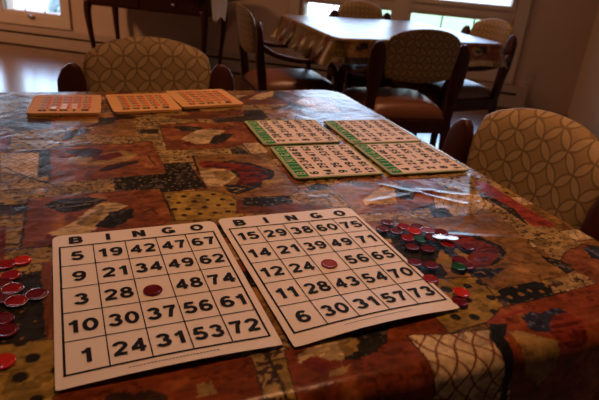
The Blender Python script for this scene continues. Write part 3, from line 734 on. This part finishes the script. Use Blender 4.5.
# ------------------------------------------------------------------ the two paper sheets
def sheet(name,G4,uv,nums,curl,**k):
    """G4: world corners TL TR BR BL of the printed grid; uv: sheet edge in grid units; v runs down"""
    G4=[Vector((p[0],p[1],p[2]+TH)) for p in G4]
    u0,u1,v0,v1,rad0=uv
    def P(u,v,dz=0):
        p=G4[0]*(1-u)*(1-v)+G4[1]*u*(1-v)+G4[2]*u*v+G4[3]*(1-u)*v
        p=p.copy(); p.z+=curl(u,v)+dz; return p
    bm=bmesh.new(); n,m=40,46
    def ed(u,v):      # rounded corners
        return u,v
    us=[u0+(u1-u0)*i/n for i in range(n+1)]; vs_=[v0+(v1-v0)*j/m for j in range(m+1)]
    def clampr(u,v):
        W_,H_=.178,.21; x=(u-u0)*W_; y=(v-v0)*H_; rad=rad0 if v<(v0+v1)/2 else .0012; X=(u1-u0)*W_; Y=(v1-v0)*H_
        cx=min(max(x,rad),X-rad); cy_=min(max(y,rad),Y-rad); dx,dy=x-cx,y-cy_; r=math.hypot(dx,dy)
        if r>rad and abs(dx)>1e-9 and abs(dy)>1e-9:
            # square-to-disc: limit radius
            mx=max(abs(dx),abs(dy)); s=mx/r; dx*=s; dy*=s
        return u0+(cx+dx)/W_, v0+(cy_+dy)/H_
    top=[];bot=[]
    for v in vs_:
        ra=[];rb=[]
        for u in us:
            a,b=clampr(u,v); ra.append(bm.verts.new(P(a,b,0))); rb.append(bm.verts.new(P(a,b,-.0006)))
        top.append(ra);bot.append(rb)
    for j in range(m):
        for i in range(n):
            bm.faces.new((top[j][i],top[j+1][i],top[j+1][i+1],top[j][i+1])); bm.faces.new((bot[j][i],bot[j][i+1],bot[j+1][i+1],bot[j+1][i]))
    for i in range(n):
        bm.faces.new((top[0][i],top[0][i+1],bot[0][i+1],bot[0][i])); bm.faces.new((top[m][i],bot[m][i],bot[m][i+1],top[m][i+1]))
    for j in range(m):
        bm.faces.new((top[j][0],bot[j][0],bot[j+1][0],top[j+1][0])); bm.faces.new((top[j][n],top[j+1][n],bot[j+1][n],bot[j][n]))
    for f in bm.faces: f.material_index=0
    e=.00035
    F=lambda x,y:P(x,y,e)
    lw=.0032
    for i in range(6):
        t=lw*(1.8 if i in(0,5) else 1); quadstrip(bm,i/5-t,i/5+t,-lw*1.6,1+lw*1.6,F,1,1,40)
        t=lw*(1.6 if i in(0,5) else .85); quadstrip(bm,-lw*2,1+lw*2,i/5-t,i/5+t,F,1,40,1)
    asp=.21/.178   # grid cell is taller than wide; text heights in u-units
    def T(s,u,v,hgt,xs=1.25,capw=.16,bold=.17):
        fn=lambda x,y:P(u+x,v-y/asp,e*1.3)
        put_text(bm,s,0,0,hgt,fn,1,xs,0,capw,bold)
    for i,c in enumerate('BINGO'): T(c,.1+.2*i,-.068,.088,1.25,.15,.25)
    for r in range(5):
        for c in range(5):
            if r==2 and c==2: continue
            T(str(nums[r][c]),.1+.2*c,.105+.2*r,.103,1.08,.160,.215)
    for q in range(26): quadstrip(bm,.28+.017*q,.28+.017*q+.011,1.030,1.034,F,1,1,1)
    me=bpy.data.meshes.new(name)
    bm.to_mesh(me); bm.free()
    o=link(name,me,[PAPER,INK]); return tagp(o,category='bingo card',**k)
NA=[[5,19,42,47,67],[9,21,34,49,62],[3,28,0,48,74],[10,30,37,56,61],[1,24,31,53,72]]
NB_=[[15,29,38,60,75],[14,21,39,49,71],[12,24,0,56,65],[11,28,43,54,70],[6,30,31,57,73]]
GA=[(-.2686,.522,.003),(-.1054,.5924,.003),(-.0169,.3969,.004),(-.177,.3265,.003)]
GB=[(-.0865,.6019,.003),(.0801,.6708,.003),(.1656,.4820,.0040),(.0057,.4054,.003)]
sheet('bingo_card',GA,(-.042,1.045,-.137,1.067,.009),NA,lambda u,v:.0025*max(0,math.sin(PI*min(1,max(0,(u+.02)/1.04))))*max(0,v-.75)*4*.9,label='large print paper bingo card at left, B column reading 5 9 3 10 1')
sheet('bingo_card',GB,(-.042,1.032,-.146,1.084,.009),NB_,lambda u,v:.004*math.sin(PI*min(1,max(0,u)))*max(0,v-.8)*4,label='large print paper bingo card at right, B column reading 15 14 12 11 6')
# ------------------------------------------------------------------ green headed cards
def green_card(cx,cy_,rot,sz,cols,lab,lift=0):
    """local: header column at -x, rows run to +x; near = -y. text up = -x, reads towards +y"""
    w,h=sz; t=.0028
    root=bpy.data.objects.new('bingo_card',None)
    bm=bmesh.new(); r=.006
    def outline(w,h,r):
        o=[]
        for sx,sy,a0_ in ((1,1,0),(-1,1,PI/2),(-1,-1,PI),(1,-1,1.5*PI)):
            for k in range(5):
                a=a0_+k*PI/8; o.append((sx*(w/2-r)+r*math.cos(a),sy*(h/2-r)+r*math.sin(a)))
        return o
    ol=outline(w,h,r); lo=[bm.verts.new((x,y,0)) for x,y in ol]; hi=[bm.verts.new((x,y,t)) for x,y in ol]
    n=len(ol)
    for k in range(n): f=bm.faces.new((lo[k],lo[(k+1)%n],hi[(k+1)%n],hi[k])); f.material_index=3
    f=bm.faces.new(lo[::-1]); f.material_index=3; f=bm.faces.new(hi); f.material_index=3
    z=t+.0002
    bx=.0045
    quadstrip(bm,-w/2+bx,w/2-bx,-h/2+bx,h/2-bx,lambda x,y:Vector((x,y,z)),0,1,1)
    hx0,hx1=-w/2+bx,-w/2+.026
    # green header blocks with pale letters
    ch_=(h-2*bx)/5
    for i,c in enumerate('BINGO'):
        y0=-h/2+bx+i*ch_
        quadstrip(bm,hx0+.001,hx1,y0+.0008,y0+ch_-.0008,lambda x,y:Vector((x,y,z+.0002)),2,1,1)
        put_text(bm,c,(hx0+hx1)/2,y0+ch_/2,.0160,lambda x,y:Vector((x,y,z+.0004)),4,1.0,PI/2,None,.13)
    rw=(w/2-bx-hx1)/5
    for rr in range(5):
        for cc in range(5):
            x=hx1+rw*(rr+.5); y=-h/2+bx+ch_*(cc+.5)
            if rr==2 and cc==2: put_text(bm,'FREE',x,y,.006,lambda x,y:Vector((x,y,z+.0003)),1,1.,PI/2,.02,.17)
            else: put_text(bm,str(cols[cc][rr]),x,y,.0155,lambda x,y:Vector((x,y,z+.0003)),1,1.1,PI/2,.0235,.23)
    for rr in range(1,5):
        x=hx1+rw*rr; quadstrip(bm,x-.0003,x+.0003,-h/2+bx,h/2-bx,lambda x,y:Vector((x,y,z+.0002)),5,1,1)
    for cc in range(1,5):
        y=-h/2+bx+ch_*cc; quadstrip(bm,hx1,w/2-bx,y-.0003,y+.0003,lambda x,y:Vector((x,y,z+.0002)),5,1,1)
    me=bpy.data.meshes.new('bingo_card'); bm.to_mesh(me); bm.free()
    bpy.data.objects.remove(root)
    o=link('bingo_card',me,[CARDB,INK,GREEN,OLIVE,PALEINK,WINDOWNUM]); o.location=(cx,cy_,TH+.0018+lift); o.rotation_euler=(0,0,rot)
    return tagp(o,label=lab,category='bingo card',group='green headed bingo cards')
g=random.Random(11)
def cols(first=None):
    c=[g.sample(range(1+15*i,16+15*i),5) for i in range(5)]
    if first:
        for i,v in enumerate(first):
            if v in c[i]: c[i].remove(v); c[i].append(g.choice([q for q in range(1+15*i,16+15*i) if q not in c[i] and q!=v]))
            c[i][0]=v
    return c
rd=math.radians
green_card(0.0380,0.8903,rd(20.5),(.159,.157),cols((6,22,34,48,61)),'green headed bingo card, front left of the four, closest to the large paper cards')
green_card(-0.0290,1.0450,rd(21.5),(.159,.156),cols((2,28,44,53,63)),'green headed bingo card, back left of the four, nearest the orange cards')
green_card(0.1974,0.9451,rd(21.0),(.159,.157),cols((4,17,31,46,73)),'green headed bingo card, front right of the four, at the table edge')
green_card(0.1387,1.0961,rd(21.0),(.159,.156),cols((9,25,38,55,70)),'green headed bingo card, back right of the four, partly glared')
# ------------------------------------------------------------------ orange shutter cards
def orange_card(cx,cy_,rot,w,h,lift,shine,lab):
    """header on the near (-y) side, upside down to the camera"""
    t=.0055; root=empty('shutter_bingo_card',(cx,cy_,TH+.0018+lift),rot,label=lab,category='bingo card',group='orange shutter bingo cards')
    bm=bmesh.new(); r=.007; o=[]
    for sx,sy,a0_ in ((1,1,0),(-1,1,PI/2),(-1,-1,PI),(1,-1,1.5*PI)):
        for k in range(5):
            a=a0_+k*PI/8; o.append((sx*(w/2-r)+r*math.cos(a),sy*(h/2-r)+r*math.sin(a)))
    lo=[bm.verts.new((x,y,0)) for x,y in o]; hi=[bm.verts.new((x,y,t)) for x,y in o]; n=len(o)
    for k in range(n): bm.faces.new((lo[k],lo[(k+1)%n],hi[(k+1)%n],hi[k]))
    bm.faces.new(lo[::-1]); bm.faces.new(hi)
    Z=lambda d:(lambda x,y:Vector((x,y,t+d)))
    x0,y0=-w/2+.020,-h/2+.030; cw,chh=(w-.038)/5,(h-.045)/5
    R=random.Random(int(1000*cx)+5)
    for c in range(5):
        X=x0+cw*(c+.5)
        put_text(bm,'OGNIB'[c],X-.003,-h/2+.020,.0105,Z(.0003),1,1.7,PI,None,.34)
        for r_ in range(5):
            Y=y0+chh*(r_+.5)
            mi=3 if (c,r_) in shine else 2
            quadstrip(bm,X-cw*.40,X+cw*.10,Y-chh*.22,Y+chh*.22,Z(.0003),mi,1,1)
            if mi==2: put_text(bm,str(R.randint(1,15)+15*(4-c)),X-cw*.15,Y,chh*.42,Z(.0006),1,1.0,PI,cw*.42,.18)
    for f in bm.faces: f.smooth=False
    me=bpy.data.meshes.new('card_body'); bm.to_mesh(me); bm.free(); link('card_body',me,[ORANGE,INK,WINDOWNUM,GLARE],root)
    for c in range(5):
        for r_ in range(5):
            X=x0+cw*(c+.5); Y=y0+chh*(r_+.5); b2=bmesh.new()
            box(b2,X+cw*.10,X+cw*.40,Y-chh*.19,Y+chh*.19,t,t+.0011); fin('red_shutter',b2,SHUT,root)
    return root
orange_card(-0.5111,1.0971,rd(20),.138,.148,0,{(2,0),(2,1),(3,0),(3,1),(1,0)},'orange shutter bingo card at the far left, with painted glare over some windows')
orange_card(-0.3680,1.1613,rd(27),.142,.148,.0002,set(),'orange shutter bingo card in the middle of the three orange cards')
orange_card(-0.2479,1.2470,rd(29.5),.146,.150,.0004,set(),'orange shutter bingo card nearest the green headed cards')
# ------------------------------------------------------------------ chips
def chip(x,y,z,mat,ring,lab,tx=0,ty=0,grp=None,d=.0185,aim=None):
    bm=bmesh.new(); m=24; r=d/2; t=.0012
    pr=[(0,t*.8),(r*.72,t*.8),(r*.80,t),(r*.96,t),(r,t*.6),(r,0),(0,0)]
    rings=[]
    for rr,zz in pr[1:-1]: rings.append([bm.verts.new((rr*math.cos(2*PI*k/m),rr*math.sin(2*PI*k/m),zz)) for k in range(m)])
    bm.faces.new(rings[0])
    for A,B in zip(rings,rings[1:]):
        for k in range(m): bm.faces.new((A[k],B[k],B[(k+1)%m],A[(k+1)%m]))
    bm.faces.new(rings[-1][::-1])
    o=fin('bingo_chip',bm,mat,None,False)
    if ring:
        b2=bmesh.new(); R0=r+.0003; q=[]
        for k in range(m):
            a=2*PI*k/m; q.append([b2.verts.new(((R0+.0003*math.cos(p))*math.cos(a),(R0+.0003*math.cos(p))*math.sin(a),t*.55+.0006*math.sin(p))) for p in [PI*2*j/6 for j in range(6)]])
        for k in range(m):
            for j in range(6): b2.faces.new((q[k][j],q[(k+1)%m][j],q[(k+1)%m][(j+1)%6],q[k][(j+1)%6]))
        c=fin('metal_rim',b2,METAL,o,True); c['label']='silver metal rim'
    o.location=(x,y,TH+z); o.rotation_euler=(tx,ty,0)
    if aim:
        h_=((Vector((0,0,TH+.324))-o.location).normalized()+(Vector(aim)-o.location).normalized()).normalized()
        o.rotation_euler=h_.to_track_quat('Z','Y').to_euler()
    return tagp(o,label=lab,category='bingo chip',group=grp)
GL='red chips scattered left of the cards'; GR='red chips heaped right of the cards'
left=[(-.2962,.4912,3,0,'bright red bingo chip on the script print, nearest the corner of the left card'),
(-.3077,.4800,0,0,'red bingo chip with a purple sheen, farthest left at the top of the left scatter'),
(-.2925,.4615,0,0,'dark red bingo chip at the top edge of the black patch on the left'),
(-.2788,.4385,0,1,'red bingo chip with a silver rim, second down on the black patch at left'),
(-.2651,.4199,0,1,'red bingo chip with a silver rim, below and left of the lone purple-rimmed one'),
(-.2515,.4329,1,1,'dark red chip with a purplish rim, lone one closest to the left card'),
(-.2807,.4227,1,0,'dark red chip cut by the left picture edge, beside the silver rimmed chips'),
(-.2931,.4454,1,0,'dark red chip at the left picture edge, above the silver rimmed chips'),
(-.2629,.3918,1,0,'dark red chip at the left picture edge, low on the black patch'),
(-.2507,.3760,1,0,'large looking dark red chip at the bottom of the black patch at left'),
(-.2338,.3384,3,0,'bright scarlet chip on the mustard dotted patch at the left edge')]
for i,(x,y,m,rg,lb) in enumerate(left): chip(x,y,.0016+.0004*(i%2),CHIP[m],rg,lb,0,0,GL,.0195)
right=[(.1238,.6598,1,0,0,'dark red chip at the top left tip of the right heap'),
(.1143,.6383,1,0,0,'dark red chip touching the right paper card, just below the tip of the heap'),
(.1326,.6344,1,0,0,'dark red chip between the tip of the right heap and the orange red one'),
(.1443,.6476,0,0,1,'pinkish shiny chip in the upper row of the right heap'),
(.1630,.6502,1,0,1,'dark red chip in the upper row of the right heap, behind the silver rimmed one'),
(.1558,.6326,3,0,2,'orange red chip standing out in the middle of the right heap'),
(.1747,.6394,0,1,2,'red chip with a bright silver rim, at the top of the right heap'),
(.1451,.6157,0,0,1,'red chip left of the green one in the right heap'),
(.1609,.6141,2,0,1,'green chip buried in the middle of the right heap'),
(.1474,.5949,1,0,0,'dark red chip at the lower left of the right heap, on the black patch'),
(.1672,.5931,1,0,0,'dark red chip right of the lower left one in the right heap'),
(.1761,.6184,1,0,2,'dark red chip under the white glints of the right heap'),
(.1868,.6194,0,1,3,'chip with a small white glint in the right heap'),
(.2018,.6183,0,0,3,'chip mirroring the window as a white oval, right end of the heap'),
(.1946,.6069,0,1,1,'red silver rimmed chip just below the white oval chip'),
(.1938,.6403,1,0,1,'dark red chip at the upper right of the right heap'),
(.1445,.5560,1,0,0,'lone dark red chip close to the right card, left of the pair below the heap'),
(.1634,.5522,1,0,0,'lone dark red chip below the heap, right one of the pair'),
(.1570,.5221,0,0,0,'bright red chip touching the right card above its 73'),
(.1963,.5522,2,0,1,'green chip below and right of the right heap'),
(.2074,.5585,1,0,0,'red chip partly under the lower green chip'),
(.2024,.5730,1,0,0,'dark red chip above the lower green chip'),
(.2220,.6076,1,0,0,'dark red chip farthest right of all the scattered chips'),
(.1855,.4963,3,0,1,'scarlet chip on the dotted patch, upper of the two beside the 73 corner'),
(.1807,.4814,1,0,0,'dark red chip on the dotted patch, lower of the two beside the 73 corner')]
for i,(x,y,m,rg,lv,lb) in enumerate(right):
    chip(x,y,.0030+.0016*lv+.0003*(i%3),CHIP[m],rg,lb,(0,.05,-.04,.03)[i%4]*(lv>0),(0,-.04,.05)[i%3]*(lv>0),GR,.0185,tuple(W(.2,D,1.35)) if lb.startswith(('chip with a small white','chip mirroring')) else None)
def onsheet(G4,u,v):
    G4=[Vector(p) for p in G4]; return G4[0]*(1-u)*(1-v)+G4[1]*u*(1-v)+G4[2]*u*v+G4[3]*(1-u)*v
p=onsheet(GA,.486,.525); chip(p.x,p.y,p.z+.0006,CHIP[1],0,'dark red chip on the free space of the left paper card',grp=None,d=.0195)
p=onsheet(GB,.487,.520); chip(p.x,p.y,p.z+.0006,CHIP[0],0,'shiny red chip on the free space of the right paper card',grp=None,d=.0195)
# ------------------------------------------------------------------ writing desk by the wall
dk=empty('console_desk',W(-2.47,4.72,0),YAW,label='dark wood desk on curved legs against the window wall',category='desk')
bm=bmesh.new(); box(bm,-.72,.76,-.26,.27,.70,.725); fin('desk_top',bm,WOOD,dk,bevel=.006)
bm=bmesh.new(); box(bm,-.63,.55,-.225,.245,.555,.70); fin('apron',bm,WOOD,dk,bevel=.004)
for x in (-.33,.25):
    bm=bmesh.new(); box(bm,x-.24,x+.24,-.234,-.226,.575,.685); dr=fin('drawer',bm,WOOD,dk,bevel=.003)
    bm=bmesh.new(); bmesh.ops.create_uvsphere(bm,u_segments=12,v_segments=8,radius=.013,matrix=Matrix.Translation((x,-.243,.63))); fin('knob',bm,METAL,dr,True)
for sx in (-1,1):
    for sy_ in (-1,1):
        bm=bmesh.new(); X=sx*.56-.04; Y=.01+sy_*.22
        pts=spl([(X,Y,.60),(X+sx*.012,Y+sy_*.008,.50),(X+sx*.004,Y,.34),(X-sx*.016,Y-sy_*.01,.14),(X-sx*.01,Y,.03),(X+sx*.008,Y+sy_*.004,0)],4)
        nn=len(pts); sweep(bm,pts,[(.030+.036*max(0,1-i/nn*1.7)+.012*(i>nn-3),)*2 for i in range(nn)],up=(0,1,0)); fin('leg',bm,WOOD,dk,True)
# white cloth hanging over the desk's right end
bm=bmesh.new(); n,m=12,14; gr=[]
for j in range(m+1):
    row=[]
    for i in range(n+1):
        u=i/n; v=j/m; x=.615+.145*u; wv=.008*math.sin(u*9+1)+.004*math.sin(u*21)
        if v<.35: y=-.10-.166*(v/.35); z=.729+.002*math.sin(u*9)
        else:
            k=(v-.35)/.65; y=-.272-abs(wv)*k*1.5-.004; z=.727-k*(.17+.02*math.sin(u*7)); x=.615+.145*u*(1-.25*k)+.02*k
        row.append(bm.verts.new((x,y,z)))
    gr.append(row)
for j in range(m):
    for i in range(n): bm.faces.new((gr[j][i],gr[j][i+1],gr[j+1][i+1],gr[j+1][i]))
r_=bmesh.ops.solidify(bm,geom=list(bm.faces),thickness=.003)
o=fin('white_cloth',bm,WHITECLOTH,None,True); o.location=W(-2.47,4.72,0)+Vector((0,0,0)); o.rotation_euler=(0,0,YAW)
tagp(o,label='white cloth hanging over the right front edge of the dark desk',category='cloth')
# basket of dried stems under the desk
bk=empty('dried_stem_basket',W(-2.50,4.70,0),YAW,label='dark basket of dried stems with a pale bow on the floor under the desk',category='basket')
bm=bmesh.new(); pr=[(.10,0),(.14,.06),(.15,.14),(.135,.17),(.12,.165),(.11,.04)]; m=20
rings=[[bm.verts.new((r*math.cos(2*PI*k/m),r*.8*math.sin(2*PI*k/m),z)) for k in range(m)] for r,z in pr]
for A,B in zip(rings,rings[1:]):
    for k in range(m): bm.faces.new((A[k],A[(k+1)%m],B[(k+1)%m],B[k]))
bm.faces.new(rings[0][::-1]); bm.faces.new(rings[-1]); fin('basket',bm,BASKET,bk,True)
bm=bmesh.new(); R=random.Random(4)
for i in range(46):
    a=R.uniform(0,2*PI); l=R.uniform(.08,.20); b=Vector((.06*math.cos(a),.05*math.sin(a),.08))
    tip=b+Vector((math.cos(a)*l,math.sin(a)*l*.7,R.uniform(.08,.20))); sweep(bm,[b,(b+tip)/2+Vector((0,0,.03)),tip],[(.006,.006),(.012,.01),(.004,.004)])
fin('dried_stems',bm,STRAW,bk,True)
bm=bmesh.new()
for s in (-1,1):
    mm=bmesh.ops.create_uvsphere(bm,u_segments=12,v_segments=8,radius=.028,matrix=Matrix.Translation((s*.026-.02,-.13,.225))@Matrix.Diagonal((1.1,.5,.8,1)))
mm=bmesh.ops.create_uvsphere(bm,u_segments=10,v_segments=6,radius=.013,matrix=Matrix.Translation((-.02,-.14,.225)))
fin('bow',bm,BOW,bk,True)
# ------------------------------------------------------------------ camera
F_,P_,R_,HC=531.59,.42409,.08435,.32397
f=Vector((0,math.cos(P_),-math.sin(P_))); rt=Vector((1,0,0)); up=rt.cross(f)
right=rt*math.cos(R_)+up*math.sin(R_); upv=-rt*math.sin(R_)+up*math.cos(R_)
cam=bpy.data.cameras.new('camera'); co=bpy.data.objects.new('camera',cam); COL.objects.link(co)
M=Matrix.Identity(4)
for i in range(3): M[i][0]=right[i]; M[i][1]=upv[i]; M[i][2]=-f[i]
M.translation=Vector((0,0,TH+HC)); co.matrix_world=M
cam.sensor_width=23.6; cam.lens=F_/599*23.6; cam.clip_start=.02
cam.dof.use_dof=True; cam.dof.focus_distance=.64; cam.dof.aperture_fstop=7.1
SC.camera=co
# ------------------------------------------------------------------ light
w=bpy.data.worlds.new('sky'); SC.world=w; w.use_nodes=True; nt=w.node_tree; bg=nt.nodes['Background']
sk=nt.nodes.new('ShaderNodeTexSky'); sk.sky_type='NISHITA'; sk.sun_elevation=rd(38); sk.sun_rotation=rd(200); sk.sun_disc=False; sk.air_density=1; sk.dust_density=3
mx=nt.nodes.new('ShaderNodeMix'); mx.data_type='RGBA'; mx.inputs[0].default_value=.6
nt.links.new(sk.outputs[0],mx.inputs[6]); mx.inputs[7].default_value=(.45,.62,1.0,1)
nt.links.new(mx.outputs[2],bg.inputs[0]); bg.inputs[1].default_value=SKY
def area(name,loc,size,energy,col,rot=(0,0,0),portal=False,sy_=None):
    l=bpy.data.lights.new(name,'AREA'); l.shape='RECTANGLE'; l.size=size; l.size_y=sy_ or size; l.energy=energy; l.color=col
    o=bpy.data.objects.new(name,l); COL.objects.link(o); o.location=loc; o.rotation_euler=rot
    if portal: l.cycles.is_portal=True
    return o
for (a,b,z0,z1) in lows+ups:
    area('window_portal',W((a+b)/2,D+.12,(z0+z1)/2),b-a,1,(1,1,1),(PI/2,0,YAW+PI),True,z1-z0)
for nm,(x,y),sz,e in LAMPS:
    sp=sz<0; l=bpy.data.lights.new(nm,'SPOT' if sp else 'AREA')
    if sp: l.spot_size=rd(100 if y<2 else 84); l.spot_blend=1; l.shadow_soft_size=-sz  # unseen spots; cones shaped to limit where their light spills
    else: l.shape='DISK'; l.size=sz
    l.energy=e; l.color=WARM
    o=bpy.data.objects.new(nm,l); COL.objects.link(o); o.location=(x,y,H-.06)
vs=SC.view_settings; vs.view_transform='Standard'; vs.look='None'; vs.gamma=1; vs.use_curve_mapping=False; vs.exposure=EXPO
SC.cycles.max_bounces=8; SC.cycles.use_denoising=True; SC.cycles.sample_clamp_indirect=6
